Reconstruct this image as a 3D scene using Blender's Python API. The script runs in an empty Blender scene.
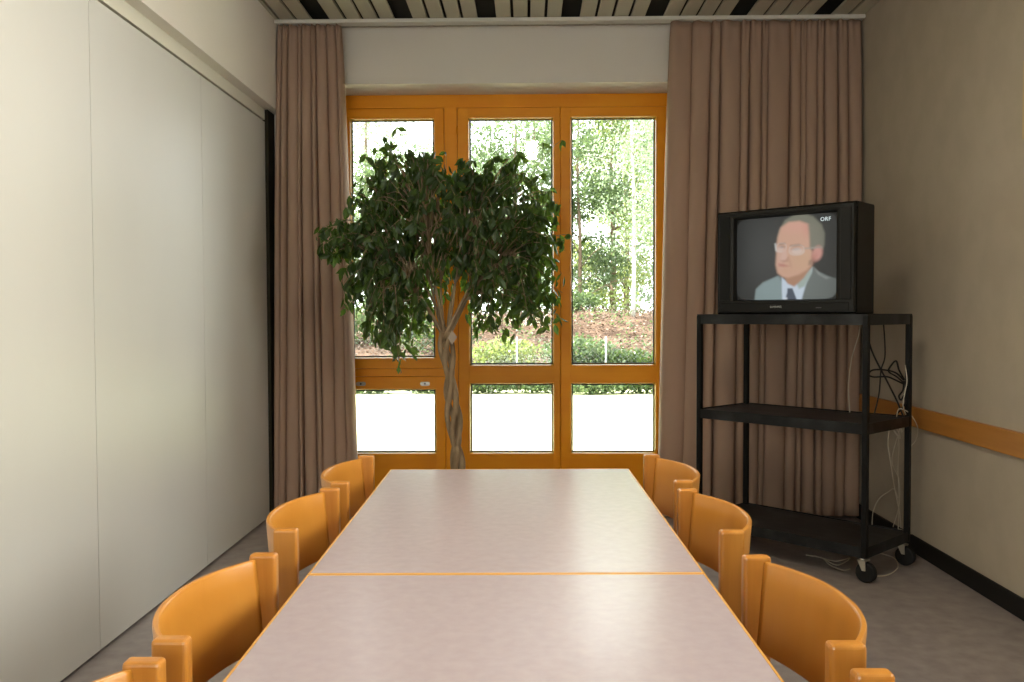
import bpy, bmesh, math, random
import numpy as np
from mathutils import Vector, Matrix
random.seed(7)
C = bpy.context.scene.collection
SC = bpy.context.scene
PI = math.pi
EYE = 1.272

# ------------------------------------------------------------------ camera
F_PX = 890.058
PIT, YAW, ROL = 0.0317634, -0.0176683, -0.0035490
def cam_matrix():
    c, s = math.cos, math.sin
    Rz = np.array([[c(YAW), -s(YAW), 0], [s(YAW), c(YAW), 0], [0, 0, 1]])
    B = np.array([[1, 0, 0], [0, 0, -1], [0, 1, 0]])
    Rx = np.array([[1, 0, 0], [0, c(PIT), -s(PIT)], [0, s(PIT), c(PIT)]])
    Rr = np.array([[c(ROL), -s(ROL), 0], [s(ROL), c(ROL), 0], [0, 0, 1]])
    return Rr @ Rx @ B @ Rz
CM = cam_matrix()
cam_d = bpy.data.cameras.new('camera')
cam = bpy.data.objects.new('camera', cam_d); C.objects.link(cam)
r_, d_, f_ = CM[0], CM[1], CM[2]
cam.matrix_world = Matrix(((r_[0], -d_[0], -f_[0], 0), (r_[1], -d_[1], -f_[1], 0), (r_[2], -d_[2], -f_[2], EYE), (0, 0, 0, 1)))
cam_d.sensor_width = 36; cam_d.lens = F_PX * 36 / 1024
cam_d.clip_start = 0.02; cam_d.clip_end = 300
SC.camera = cam
def at(x, y, Y):
    d = CM.T @ np.array([(x - 512) / F_PX, (y - 341) / F_PX, 1.0]); d = d * Y / d[1]
    return Vector((d[0], Y, d[2] + EYE))
def atz(x, y, z):
    d = CM.T @ np.array([(x - 512) / F_PX, (y - 341) / F_PX, 1.0]); d = d * (z - EYE) / d[2]
    return Vector((d[0], d[1], z))

# ------------------------------------------------------------------ light
w = bpy.data.worlds.new('sky'); SC.world = w; w.use_nodes = True
bg = w.node_tree.nodes['Background']
bg.inputs['Color'].default_value = (0.95, 0.98, 1.0, 1); bg.inputs['Strength'].default_value = 3.9
def lamp(name, kind, loc, rot, energy, col=(1, 1, 1), size=None, **k):
    l = bpy.data.lights.new(name, kind); o = bpy.data.objects.new(name, l); C.objects.link(o)
    o.location = loc; o.rotation_euler = rot; l.energy = energy; l.color = col
    if size: l.shape = 'RECTANGLE'; l.size, l.size_y = size
    for a, b in k.items(): setattr(l, a, b)
    return o
sun = lamp('sun', 'SUN', (0, 0, 20), (0, 0, 0), 20.0, (1.0, 0.96, 0.88), angle=0.01)
sun.rotation_euler = Vector((0.62, 0.06, -0.78)).to_track_quat('-Z', 'Y').to_euler()
# daylight portal in the glazed front, assumed daylight from an unseen window beside the camera
p = lamp('window_portal', 'AREA', (-0.15, 5.97, 1.35), (-PI/2, 0, 0), 1, size=(2.3, 2.7)); p.data.cycles.is_portal = True
lamp('assumed_side_daylight', 'AREA', (2.42, 1.0, 2.15), (0, PI/2, 0), 68, (1.0, 0.935, 0.85), size=(1.2, 3.0))  # assumed source outside an unseen window, added to light the left wall and chairs
lamp('rear_fill_light', 'AREA', (-0.5, -2.78, 1.7), (PI/2, 0, 0), 20, (1.0, 0.96, 0.90), size=(1.9, 1.3))  # added frontal fill from behind the camera, brightens the window wall
lamp('ceiling_fill_light', 'AREA', (0.05, 2.3, 3.0), (0, 0, 0), 18, (1.0, 0.88, 0.70), size=(0.12, 1.1))  # added warm fill over the tables, out of view
SC.view_settings.view_transform = 'Standard'; SC.view_settings.look = 'None'
SC.view_settings.gamma = 1; SC.view_settings.use_curve_mapping = False
SC.view_settings.exposure = 0.89

# ------------------------------------------------------------------ materials
def mat(name, col, rough=0.6, spec=0.5, metal=0.0, noise=None, bump=None, coat=0.0, emit=None, trans=None):
    m = bpy.data.materials.new(name); m.use_nodes = True
    nt = m.node_tree; b = nt.nodes['Principled BSDF']
    b.inputs['Base Color'].default_value = (*col, 1); b.inputs['Roughness'].default_value = rough
    b.inputs['Specular IOR Level'].default_value = spec; b.inputs['Metallic'].default_value = metal
    b.inputs['Coat Weight'].default_value = coat; b.inputs['Coat Roughness'].default_value = 0.15
    tc = nt.nodes.new('ShaderNodeTexCoord')
    if noise:      # (colour2, scale vector, detail, lo, hi)
        c2, sc, lo, hi = noise
        mp = nt.nodes.new('ShaderNodeMapping'); mp.inputs['Scale'].default_value = sc
        nz = nt.nodes.new('ShaderNodeTexNoise'); nz.inputs['Detail'].default_value = 5; nz.inputs['Scale'].default_value = 1
        rp = nt.nodes.new('ShaderNodeValToRGB')
        rp.color_ramp.elements[0].position = lo; rp.color_ramp.elements[1].position = hi
        rp.color_ramp.elements[0].color = (*col, 1); rp.color_ramp.elements[1].color = (*c2, 1)
        nt.links.new(tc.outputs['Object'], mp.inputs[0]); nt.links.new(mp.outputs[0], nz.inputs['Vector'])
        nt.links.new(nz.outputs['Fac'], rp.inputs[0]); nt.links.new(rp.outputs[0], b.inputs['Base Color'])
    if bump:       # (scale vector, strength, distance)
        sc, st, di = bump
        mp = nt.nodes.new('ShaderNodeMapping'); mp.inputs['Scale'].default_value = sc
        nz = nt.nodes.new('ShaderNodeTexNoise'); nz.inputs['Detail'].default_value = 4; nz.inputs['Scale'].default_value = 1
        bp = nt.nodes.new('ShaderNodeBump'); bp.inputs['Strength'].default_value = st; bp.inputs['Distance'].default_value = di
        nt.links.new(tc.outputs['Object'], mp.inputs[0]); nt.links.new(mp.outputs[0], nz.inputs['Vector'])
        nt.links.new(nz.outputs['Fac'], bp.inputs['Height']); nt.links.new(bp.outputs[0], b.inputs['Normal'])
    if trans:      # leaf-like translucency
        tr = nt.nodes.new('ShaderNodeBsdfTranslucent'); tr.inputs['Color'].default_value = (*trans[0], 1)
        mx = nt.nodes.new('ShaderNodeMixShader'); mx.inputs[0].default_value = trans[1]
        nt.links.new(b.outputs[0], mx.inputs[1]); nt.links.new(tr.outputs[0], mx.inputs[2])
        nt.links.new(mx.outputs[0], nt.nodes['Material Output'].inputs[0])
    return m
def leaf_mat(name, c1, c2, c3, tcol, tfac, rough=0.45):
    m = mat(name, c1, rough, trans=(tcol, tfac)); nt = m.node_tree
    g = nt.nodes.new('ShaderNodeNewGeometry'); rp = nt.nodes.new('ShaderNodeValToRGB')
    rp.color_ramp.elements[0].color = (*c1, 1); rp.color_ramp.elements[1].color = (*c3, 1)
    e = rp.color_ramp.elements.new(0.6); e.color = (*c2, 1)
    nt.links.new(g.outputs['Random Per Island'], rp.inputs[0])
    nt.links.new(rp.outputs[0], nt.nodes['Principled BSDF'].inputs['Base Color'])
    return m
M = {}
M['panel'] = mat('panel laminate', (0.64, 0.625, 0.585), 0.45, 0.5, noise=((0.60, 0.59, 0.555), (1.5, 1.5, 0.6), 0.35, 0.7), bump=((3, 3, 3), 0.15, 0.01))
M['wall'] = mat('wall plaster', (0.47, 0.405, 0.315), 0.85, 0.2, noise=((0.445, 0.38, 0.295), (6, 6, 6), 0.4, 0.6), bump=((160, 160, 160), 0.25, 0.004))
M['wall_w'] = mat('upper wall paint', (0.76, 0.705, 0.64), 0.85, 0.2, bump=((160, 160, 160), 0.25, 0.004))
M['fascia'] = mat('fascia paint', (0.68, 0.65, 0.55), 0.7, 0.2)
M['dark_gap'] = mat('dark joint', (0.03, 0.025, 0.015), 0.7, 0.2)
M['floor'] = mat('grey brown linoleum', (0.235, 0.20, 0.190), 0.36, 0.45, noise=((0.34, 0.295, 0.28), (14, 14, 14), 0.3, 0.72))
M['slat'] = mat('ceiling slat', (0.52, 0.49, 0.38), 0.55, 0.4)
M['void'] = mat('ceiling void', (0.045, 0.043, 0.035), 0.8, 0.2)
M['orange'] = mat('orange stained wood', (0.86, 0.30, 0.005), 0.42, 0.25, noise=((0.90, 0.345, 0.010), (3, 3, 9), 0.35, 0.65))
M['bead'] = mat('daylight tinted varnished bead', (0.82, 0.46, 0.05), 0.25, 0.6, coat=0.3)  # yellower than the frame wood: outside light on the reveals painted in
M['strip'] = mat('wood wall rail', (0.42, 0.17, 0.03), 0.4, 0.4, noise=((0.5, 0.21, 0.04), (20, 2, 20), 0.35, 0.65))
M['beech'] = mat('lacquered beech', (0.50, 0.195, 0.024), 0.33, 0.5, noise=((0.58, 0.245, 0.036), (9, 9, 2.2), 0.3, 0.7), coat=0.25)
M['post'] = mat('lacquered beech post', (0.46, 0.175, 0.022), 0.33, 0.5, noise=((0.60, 0.25, 0.04), (30, 30, 2.5), 0.3, 0.7), coat=0.25)
M['laminate'] = mat('table laminate', (0.42, 0.345, 0.365), 0.23, 0.5, noise=((0.455, 0.38, 0.395), (40, 40, 40), 0.3, 0.7), bump=((260, 260, 260), 0.12, 0.001))
M['edge'] = mat('table edge wood', (0.66, 0.33, 0.07), 0.35, 0.5)
M['black_metal'] = mat('black painted steel', (0.004, 0.004, 0.004), 0.5, 0.25)
M['black_shelf'] = mat('black scratched shelf', (0.006, 0.0065, 0.007), 0.45, 0.35, noise=((0.035, 0.037, 0.040), (7, 12, 7), 0.48, 0.75))
M['black_plastic'] = mat('black plastic', (0.005, 0.005, 0.0045), 0.4, 0.3)
M['bezel'] = mat('grey black plastic', (0.010, 0.010, 0.009), 0.4, 0.3)
M['rubber'] = mat('rubber', (0.01, 0.01, 0.01), 0.6, 0.3)
M['base'] = mat('black skirting', (0.008, 0.007, 0.006), 0.6, 0.3)
M['white_metal'] = mat('white rail', (0.75, 0.72, 0.66), 0.5, 0.3)
M['chrome'] = mat('worn chrome', (0.7, 0.68, 0.6), 0.3, 0.5, 1.0)
M['cable_w'] = mat('white cable', (0.62, 0.56, 0.45), 0.5, 0.3)
M['cable_b'] = mat('black cable', (0.01, 0.01, 0.01), 0.5, 0.3)
M['curtain'] = mat('dusty brown curtain cloth', (0.50, 0.345, 0.26), 0.85, 0.15, bump=((500, 500, 60), 0.2, 0.002), trans=((0.52, 0.31, 0.22), 0.24))
M['bark'] = mat('ficus bark', (0.22, 0.15, 0.085), 0.8, 0.2, noise=((0.36, 0.26, 0.16), (30, 30, 8), 0.35, 0.65), bump=((60, 60, 15), 0.6, 0.006))
M['ficus_leaf'] = leaf_mat('ficus leaf', (0.012, 0.028, 0.009), (0.022, 0.048, 0.012), (0.05, 0.09, 0.018), (0.24, 0.42, 0.03), 0.22, 0.4)
M['pot'] = mat('terracotta pot', (0.32, 0.13, 0.07), 0.7, 0.2, noise=((0.38, 0.16, 0.09), (9, 9, 9), 0.3, 0.7))
M['soil'] = mat('potting soil', (0.03, 0.02, 0.012), 0.9, 0.1, bump=((60, 60, 60), 0.8, 0.01))
M['tag'] = mat('paper tag', (0.45, 0.36, 0.28), 0.7, 0.2)
M['gasket'] = mat('black gasket', (0.012, 0.010, 0.008), 0.5, 0.3)
M['steel'] = mat('brushed steel', (0.45, 0.42, 0.36), 0.35, 0.5, 0.9)
M['frame_art'] = mat('pale picture frame', (0.55, 0.42, 0.22), 0.5, 0.3)
M['art'] = mat('pale print', (0.6, 0.5, 0.4), 0.7, 0.2, noise=((0.5, 0.25, 0.18), (4, 4, 4), 0.45, 0.6))
M['grass'] = mat('sunlit lawn', (0.46, 0.48, 0.30), 0.9, 0.1, noise=((0.52, 0.50, 0.30), (0.4, 1.6, 0.4), 0.4, 0.7))
M['bank'] = mat('leaf strewn bank', (0.045, 0.028, 0.02), 0.95, 0.1, noise=((0.11, 0.07, 0.05), (1.4, 1.8, 1.8), 0.3, 0.7), bump=((7, 7, 7), 0.8, 0.15))
M['path'] = mat('pale gravel path', (0.16, 0.14, 0.12), 0.95, 0.1, noise=((0.12, 0.105, 0.09), (3, 3, 3), 0.3, 0.7))
M['birch'] = mat('birch bark', (0.34, 0.33, 0.30), 0.8, 0.2, noise=((0.16, 0.14, 0.11), (3, 3, 14), 0.55, 0.66))
M['trunk'] = mat('outdoor bark', (0.14, 0.10, 0.07), 0.9, 0.1, bump=((14, 14, 4), 0.6, 0.03))
M['leaf_mid'] = leaf_mat('mid green leaves', (0.034, 0.063, 0.023), (0.057, 0.092, 0.034), (0.098, 0.132, 0.052), (0.149, 0.218, 0.075), 0.4)
M['leaf_pale'] = leaf_mat('pale green leaves', (0.117, 0.167, 0.100), (0.167, 0.225, 0.134), (0.251, 0.293, 0.184), (0.301, 0.385, 0.217), 0.4)
M['leaf_yellow'] = leaf_mat('yellow green leaves', (0.094, 0.137, 0.036), (0.143, 0.186, 0.057), (0.229, 0.251, 0.086), (0.300, 0.358, 0.100), 0.4)
M['leaf_dark'] = leaf_mat('dark green leaves', (0.018, 0.037, 0.011), (0.030, 0.055, 0.015), (0.055, 0.085, 0.025), (0.100, 0.160, 0.030), 0.35)
M['litter'] = leaf_mat('dry leaves', (0.040, 0.022, 0.015), (0.085, 0.050, 0.035), (0.170, 0.125, 0.100), (0.150, 0.100, 0.050), 0.1, 0.8)
M['wire'] = mat('galvanised wire', (0.18, 0.19, 0.20), 0.5, 0.4, 0.3)
M['lamp_glow'] = mat('lamp tube cover', (0.8, 0.8, 0.75), 0.5)
def glass_mat():
    m = bpy.data.materials.new('window glass'); m.use_nodes = True; nt = m.node_tree; nt.nodes.clear()
    o = nt.nodes.new('ShaderNodeOutputMaterial'); t = nt.nodes.new('ShaderNodeBsdfTransparent'); g = nt.nodes.new('ShaderNodeBsdfGlossy')
    f = nt.nodes.new('ShaderNodeFresnel'); mx = nt.nodes.new('ShaderNodeMixShader')
    g.inputs['Roughness'].default_value = 0.02; f.inputs['IOR'].default_value = 1.45; t.inputs['Color'].default_value = (0.95, 0.97, 0.95, 1)
    nt.links.new(f.outputs[0], mx.inputs[0]); nt.links.new(t.outputs[0], mx.inputs[1]); nt.links.new(g.outputs[0], mx.inputs[2])
    nt.links.new(mx.outputs[0], o.inputs[0]); return m
M['glass'] = glass_mat()

# ------------------------------------------------------------------ mesh helpers
def box(bm, x0, x1, y0, y1, z0, z1, bevel=0.0, seg=2, mi=0):
    ret = bmesh.ops.create_cube(bm, size=1.0)
    vs = ret['verts']
    for v in vs:
        v.co = Vector((x0 if v.co.x < 0 else x1, y0 if v.co.y < 0 else y1, z0 if v.co.z < 0 else z1))
    fs = set(f for v in vs for f in v.link_faces)
    for f in fs: f.material_index = mi
    if bevel:
        es = list(set(e for v in vs for e in v.link_edges))
        bmesh.ops.bevel(bm, geom=es, offset=bevel, segments=seg, affect='EDGES', profile=0.5)
    return vs
def tube(bm, pts, rad, n=8, mi=0, cap=True):
    pts = [Vector(p) for p in pts]
    if not hasattr(rad, '__len__'): rad = [rad] * len(pts)
    t0 = (pts[1] - pts[0]).normalized()
    up = Vector((0, 0, 1)) if abs(t0.z) < 0.9 else Vector((1, 0, 0))
    u = t0.cross(up).normalized(); rings = []
    for i, q in enumerate(pts):
        t = (pts[min(i + 1, len(pts) - 1)] - pts[max(i - 1, 0)]).normalized()
        u = (u - t * u.dot(t)).normalized(); v = t.cross(u)
        rings.append([bm.verts.new(q + (u * math.cos(2*PI*k/n) + v * math.sin(2*PI*k/n)) * rad[i]) for k in range(n)])
    for a, b in zip(rings, rings[1:]):
        for k in range(n):
            f = bm.faces.new((a[k], a[(k+1) % n], b[(k+1) % n], b[k])); f.smooth = True; f.material_index = mi
    if cap:
        f = bm.faces.new(rings[0][::-1]); f.material_index = mi
        f = bm.faces.new(rings[-1]); f.material_index = mi
def lathe(bm, prof, c=(0, 0), n=32, mi=0):
    rings = [[bm.verts.new((c[0] + r*math.cos(2*PI*k/n), c[1] + r*math.sin(2*PI*k/n), z)) for k in range(n)] for r, z in prof]
    for a, b in zip(rings, rings[1:]):
        for k in range(n):
            f = bm.faces.new((a[k], a[(k+1) % n], b[(k+1) % n], b[k])); f.smooth = True; f.material_index = mi
    return rings
def spline(pts, n=40):
    pts = [Vector(p) for p in pts]; P = [pts[0]] + pts + [pts[-1]]; out = []
    segs = len(pts) - 1; per = max(2, n // segs)
    for i in range(segs):
        a, b, c, d = P[i:i+4]
        for k in range(per):
            t = k / per
            out.append(0.5 * ((2*b) + (c-a)*t + (2*a-5*b+4*c-d)*t*t + (3*b-a-3*c+d)*t**3))
    out.append(pts[-1]); return out
def obj(name, bm, m, parent=None, kind=None, label=None, smooth=False):
    bmesh.ops.recalc_face_normals(bm, faces=bm.faces) if kind != 'keep' else None
    me = bpy.data.meshes.new(name); bm.to_mesh(me); bm.free()
    for x in (m if isinstance(m, (list, tuple)) else [m]): me.materials.append(x)
    if smooth:
        for p_ in me.polygons: p_.use_smooth = True
    o = bpy.data.objects.new(name, me); C.objects.link(o)
    if parent: o.parent = parent
    if kind and kind != 'keep': o['kind'] = kind
    if label: o['label'] = label
    return o
def thing(name, label, cat, loc=(0, 0, 0), rz=0, group=None, kind=None):
    o = bpy.data.objects.new(name, None); C.objects.link(o); o.location = loc; o.rotation_euler = (0, 0, rz)
    o.empty_display_size = 0.1
    return tag(o, label, cat, group, kind)
def tag(o, label, cat, group=None, kind=None):
    if label: o['label'] = label
    if cat: o['category'] = cat
    if group: o['group'] = group
    if kind: o['kind'] = kind
    return o
def dup(root, loc, rz, label, group):
    def rec(o, par):
        c = o.copy(); C.objects.link(c); c.parent = par
        for ch in [x for x in allobj if x.parent == o]: rec(ch, c)
        return c
    allobj = list(bpy.data.objects)
    r = rec(root, None); r.location = loc; r.rotation_euler = (0, 0, rz); r['label'] = label; r['group'] = group
    return r
B = bmesh.new

# ------------------------------------------------------------------ room shell
XR, XL, XU, CZ, YW, YG = 2.043, -1.605, -1.540, 3.065, 5.62, 5.90
YB = -2.6
WX0, WX1, WZT = -1.38, 1.06, 2.709       # opening of the glazed front
b = B(); box(b, XL - .3, XR + .3, YB - .3, 6.3, -0.2, 0); obj('floor', b, M['floor'], kind='structure')
# slatted metal ceiling: four slats then one open slot
b = B(); box(b, XL - .3, XR + .3, YB - .3, 6.04, CZ + .06, CZ + .35, mi=1)
pit = 0.5085
first = at(330, 19, 5.5).x
k0 = first - pit
xs = k0
for n_ in range(10):
    for j in range(4):
        a0 = xs + j * pit / 5 + 0.008 - (0.004 if j == 0 else 0); a1 = xs + (j + 1) * pit / 5 - 0.008
        a0c, a1c = max(a0, XU), min(a1, XR)
        if a1c - a0c > 0.01: box(b, a0c, a1c, YB, YW, CZ, CZ + 0.018, 0.004, 2)
    xs += pit
obj('ceiling', b, [M['slat'], M['void']], kind='structure')
# left wall: folding partition panels below a fascia, painted wall above
lw = bpy.data.objects.new('wall_left', None); C.objects.link(lw); lw['kind'] = 'structure'
b = B(); box(b, XU - .3, XU, YB, YW, EYE + 1.25, CZ + .05); obj('upper_wall', b, M['wall_w'], lw, 'structure')
b = B(); box(b, XL - .25, XL - 0.0, YB, 5.46, EYE + 1.185, EYE + 1.2505); obj('fascia', b, M['fascia'], lw, 'structure')
b = B(); box(b, XL - .25, XL - .035, YB, 5.62, 0, EYE + 1.2505); box(b, XL - .2, -1.590, 5.475, 5.615, 0, EYE + 1.2505); obj('shadow_gap', b, M['dark_gap'], lw, 'structure')
for y0, y1 in ((-2.55, -0.09), (-0.09, 1.03), (1.03, 2.148), (2.148, 3.27), (3.27, 4.392), (4.392, 5.46)):
    b = B(); box(b, XL - .03, XL, y0 + .002, y1 - .002, 0.014, EYE + 1.172); obj('partition_panel', b, M['panel'], lw, 'structure')
# right wall with an assumed, unseen side window beside the camera
SY0, SY1, SZ0, SZ1 = -0.55, 2.55, 1.55, 2.75
b = B()
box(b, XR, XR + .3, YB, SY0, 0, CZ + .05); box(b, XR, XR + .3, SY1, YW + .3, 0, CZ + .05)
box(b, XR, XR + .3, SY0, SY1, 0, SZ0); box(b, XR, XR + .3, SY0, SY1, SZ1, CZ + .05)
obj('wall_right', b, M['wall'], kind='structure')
b = B()
box(b, XL - .3, -1.5, YB - .3, YB, 0, CZ + .05); box(b, .5, XR + .3, YB - .3, YB, 0, CZ + .05)
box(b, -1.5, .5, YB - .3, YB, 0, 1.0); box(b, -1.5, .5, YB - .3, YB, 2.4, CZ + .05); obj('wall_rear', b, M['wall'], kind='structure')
b = B()
box(b, XL - .3, WX0, YW, YW + .42, 0, CZ + .05); box(b, WX1 + .08, XR + .3, YW, YW + .42, 0, CZ + .05)
box(b, WX0, WX1 + .08, YW, YW + .42, WZT, CZ + .05)
obj('wall_front', b, M['wall_w'], kind='structure')
b = B(); box(b, XR - .022, XR, -2.6, 5.62, EYE - .607, EYE - .502, 0.004, 2); obj('trim_1', b, M['strip'], kind='structure')
b = B(); box(b, XR - .016, XR, YB, YW, 0, 0.088, 0.003, 1); obj('baseboard_right', b, M['base'], kind='structure')
# roof slab so the sun cannot enter from above
b = B(); box(b, XL - .6, XR + .6, YB - .6, 6.05, CZ + .36, CZ + .6); obj('roof', b, M['fascia'], kind='structure')

# ------------------------------------------------------------------ glazed front
def sash(parent, x0, x1, z0, z1, panes, name='window_sash', y0=YG, y1=YG + .06):
    """frame around panes given as (xa, xb, za, zb) of visible glass"""
    s = B()
    e = .008
    xs_ = (x0, panes[0][0] - e, panes[0][1] + e, x1)
    box(s, xs_[0], xs_[1], y0, y1, z0, z1, 0.003, 1); box(s, xs_[2], xs_[3], y0, y1, z0, z1, 0.003, 1)
    zz = [z0] + [q for pn in sorted(panes, key=lambda q: q[2]) for q in (pn[2] - e, pn[3] + e)] + [z1]
    for i in range(0, len(zz), 2): box(s, xs_[1] - .004, xs_[2] + .004, y0 + .0005, y1, zz[i], zz[i+1], 0.003, 1)
    so = obj(name, s, M['orange'], parent, 'structure')
    for xa, xb, za, zb in panes:
        g = B()
        fr_ = [g.verts.new(q) for q in ((xa-e, y0+.002, za-e), (xb+e, y0+.002, za-e), (xb+e, y0+.002, zb+e), (xa-e, y0+.002, zb+e))]
        bk_ = [g.verts.new(q) for q in ((xa, y0+.030, za), (xb, y0+.030, za), (xb, y0+.030, zb), (xa, y0+.030, zb))]
        ob_ = [g.verts.new(q) for q in ((xa-e, y0+.030, za-e), (xb+e, y0+.030, za-e), (xb+e, y0+.030, zb+e), (xa-e, y0+.030, zb+e))]
        for k in range(4):
            g.faces.new((fr_[k], fr_[(k+1) % 4], bk_[(k+1) % 4], bk_[k])); g.faces.new((bk_[k], bk_[(k+1) % 4], ob_[(k+1) % 4], ob_[k]))
        obj('glazing_bead', g, M['bead'], so, 'structure')
        g = B(); t = 0.006
        for q in ((xa, xa+t, za, zb), (xb-t, xb, za, zb), (xa+t, xb-t, za, za+t), (xa+t, xb-t, zb-t, zb)):
            box(g, q[0], q[1], y0 + .028, y0 + .04, q[2], q[3])
        obj('gasket', g, M['gasket'], so, 'structure')
        g = B(); box(g, xa + .001, xb - .001, y0 + .031, y0 + .036, za + .001, zb - .001); obj('pane', g, M['glass'], so, 'structure')
    return so
E0 = EYE
wn = bpy.data.objects.new('window_1', None); C.objects.link(wn); wn['kind'] = 'structure'
b = B()
fy0, fy1 = YG + .008, YG + .075
box(b, WX0, WX0 + .03, fy0, fy1, 0, WZT); box(b, .915, WX1 + .08, fy0, fy1, 0, WZT)
box(b, -.546, -.463, fy0, fy1, 0, WZT); box(b, WX0, WX1 + .08, fy0 - .002, fy1, E0 + 1.352, WZT); box(b, WX0, WX1 + .08, fy0, fy1, 0, .05)
box(b, WX0, -.5, fy0, fy1, E0 - .42, E0 - .37)
box(b, .2, .235, YG + .045, fy1, .05, E0 + 1.36); box(b, -.57, -.44, YG + .045, fy1, .05, E0 + 1.36); box(b, WX0, WX1, YG + .045, fy1, E0 + 1.33, E0 + 1.37); box(b, .895, .93, YG + .045, fy1, .05, E0 + 1.36); box(b, WX0, WX0 + .05, YG + .045, fy1, .05, E0 + 1.36)
obj('window_frame', b, M['orange'], wn, 'structure')
sash(wn, WX0 + .032, -.549, E0 - .368, E0 + 1.35, [(-1.162, -.62, E0 - .291, E0 + 1.274)])
hop = sash(wn, WX0 + .032, -.549, .052, E0 - .422, [(-1.162, -.62, E0 - .929, E0 - .514)])
sash(wn, -.459, .2155, .052, E0 + 1.35, [(-.378, .164, E0 - .929, E0 - .477), (-.378, .164, E0 - .341, E0 + 1.275)], 'door_sash')
sash(wn, .2185, .912, .052, E0 + 1.35, [(.295, .839, E0 - .929, E0 - .477), (.295, .839, E0 - .341, E0 + 1.277)], 'door_sash')
for cx in (-1.112, -.684):
    b = B(); n = 20
    pr = []
    for k in range(n):
        a = 2*PI*k/n; pr.append((cx + (0.019 if math.cos(a) > 0 else -0.019) + .0135*math.cos(a), E0 - .470 + .0135*math.sin(a)))
    top = [b.verts.new((q[0], YG - .006, q[1])) for q in pr]; bot = [b.verts.new((q[0], YG + .001, q[1])) for q in pr]
    b.faces.new(top)
    for k in range(n): b.faces.new((top[k], top[(k+1) % n], bot[(k+1) % n], bot[k]))
    pl = obj('lock_plate', b, M['steel'], hop, 'structure')
    b = B(); tube(b, [(cx, YG - .0075, E0 - .470), (cx, YG - .004, E0 - .470)], .006, 12); obj('keyhole', b, M['gasket'], pl, 'structure')
for hx, hz in ((-.461, 1.20), (.915, 1.22)):
    b = B(); tube(b, [(hx, YG - .006, E0 + hz - .03), (hx, YG - .006, E0 + hz + .03)], .006, 10); obj('hinge', b, M['orange'], wn, 'structure')
# assumed side window beside the camera, unseen, added as opening for the side light
w2 = bpy.data.objects.new('window_side_assumed', None); C.objects.link(w2); w2['kind'] = 'structure'
b = B(); wx0, wx1 = XR + .12, XR + .18
box(b, wx0, wx1, SY0, SY1, SZ0, SZ0 + .07); box(b, wx0, wx1, SY0, SY1, SZ1 - .07, SZ1)
for yy in (SY0, (SY0+SY1)/2 - .035, SY1 - .07): box(b, wx0, wx1, yy, yy + .07, SZ0, SZ1)
obj('window_frame', b, M['orange'], w2, 'structure')
b = B(); box(b, XR - .03, XR + .12, SY0 + .001, SY1 - .001, SZ0 - .001, SZ0 + .02, .004, 2); obj('window_sill', b, M['white_metal'], w2, 'structure')
b = B(); box(b, wx0 + .03, wx0 + .036, SY0, SY1, SZ0, SZ1); obj('pane', b, M['glass'], w2, 'structure')

w3 = bpy.data.objects.new('window_rear_added', None); C.objects.link(w3); w3['kind'] = 'structure'  # unseen rear window, added as an opening for the frontal fill
b = B(); ya, yb = YB - .18, YB - .12
box(b, -1.5, .5, ya, yb, 1.0, 1.07); box(b, -1.5, .5, ya, yb, 2.33, 2.4)
for xx in (-1.5, -.535, .43): box(b, xx, xx + .07, ya, yb, 1.0, 2.4)
obj('window_frame', b, M['orange'], w3, 'structure')
b = B(); box(b, -1.5, .5, ya + .03, ya + .036, 1.0, 2.4); obj('pane', b, M['glass'], w3, 'structure')

# ------------------------------------------------------------------ curtain rail and curtains
b = B(); box(b, XU, XR, 5.46, 5.535, EYE + 1.770, CZ - .0005, 0.003, 1)
tag(obj('curtain_rail', b, M['white_metal']), 'long white curtain rail under the slatted ceiling along the window wall', 'curtain rail')
def curtain(xt0, xt1, xb0, xb1, folds, seed, ztop=EYE + 1.766, zbot=0.02, wide_first=None):
    rnd = random.Random(seed)
    NU, NZ = folds * 14, 60
    # irregular fold widths; depth follows
    wd = [rnd.choice((.5, .8, 1.1, 1.6)) * rnd.uniform(.85, 1.15) for _ in range(folds)]; tot = sum(wd); cum = [0]
    for q in wd: cum.append(cum[-1] + q / tot)
    amps = [rnd.uniform(.6, 1.2) for _ in range(folds + 1)]
    ph = [rnd.uniform(-.5, .5) for _ in range(folds + 1)]
    bm = B(); rows = []
    for j in range(NZ + 1):
        t = j / NZ            # 0 top .. 1 bottom
        z = ztop + (zbot - ztop) * t
        row = []
        x0 = xt0 + (xb0 - xt0) * t ** .8; x1 = xt1 + (xb1 - xt1) * t ** .8
        for i in range(NU + 1):
            u = i / NU; k = min(int(u * folds), folds - 1); fr = u * folds - k
            uu = cum[k] + (cum[k+1] - cum[k]) * (fr - 0.150 * math.sin(2*PI*fr))
            a = amps[k] * (1 - fr) + amps[k+1] * fr
            depth = (.018 + .032 * min(1, t * 4)) * a
            yy = 5.505 + depth * 1.35 * (1 - 2 * abs(math.cos(PI*(fr - .5))) ** .36) + .010 * math.sin(7*u + 4*t + seed) * t
            # pinch pleats near the head
            if t < .08: yy += -.006 * (1 - t/.08) * (math.cos(6*PI*fr))
            dx = .010 * math.sin(3.1*t + k) * t + .5 * (cum[k+1]-cum[k]) * (x1-x0) * .35 * ph[k] * math.sin(PI*t)
            e = min(1, u * folds, (1-u) * folds)
            row.append(bm.verts.new((x0 + (x1 - x0) * uu + dx * e, yy, z + (.006*math.sin(2*PI*fr) if t == 0 else 0))))
        rows.append(row)
    for r0, r1 in zip(rows, rows[1:]):
        for i in range(NU):
            f = bm.faces.new((r0[i], r0[i+1], r1[i+1], r1[i])); f.smooth = True
    return bm
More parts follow.
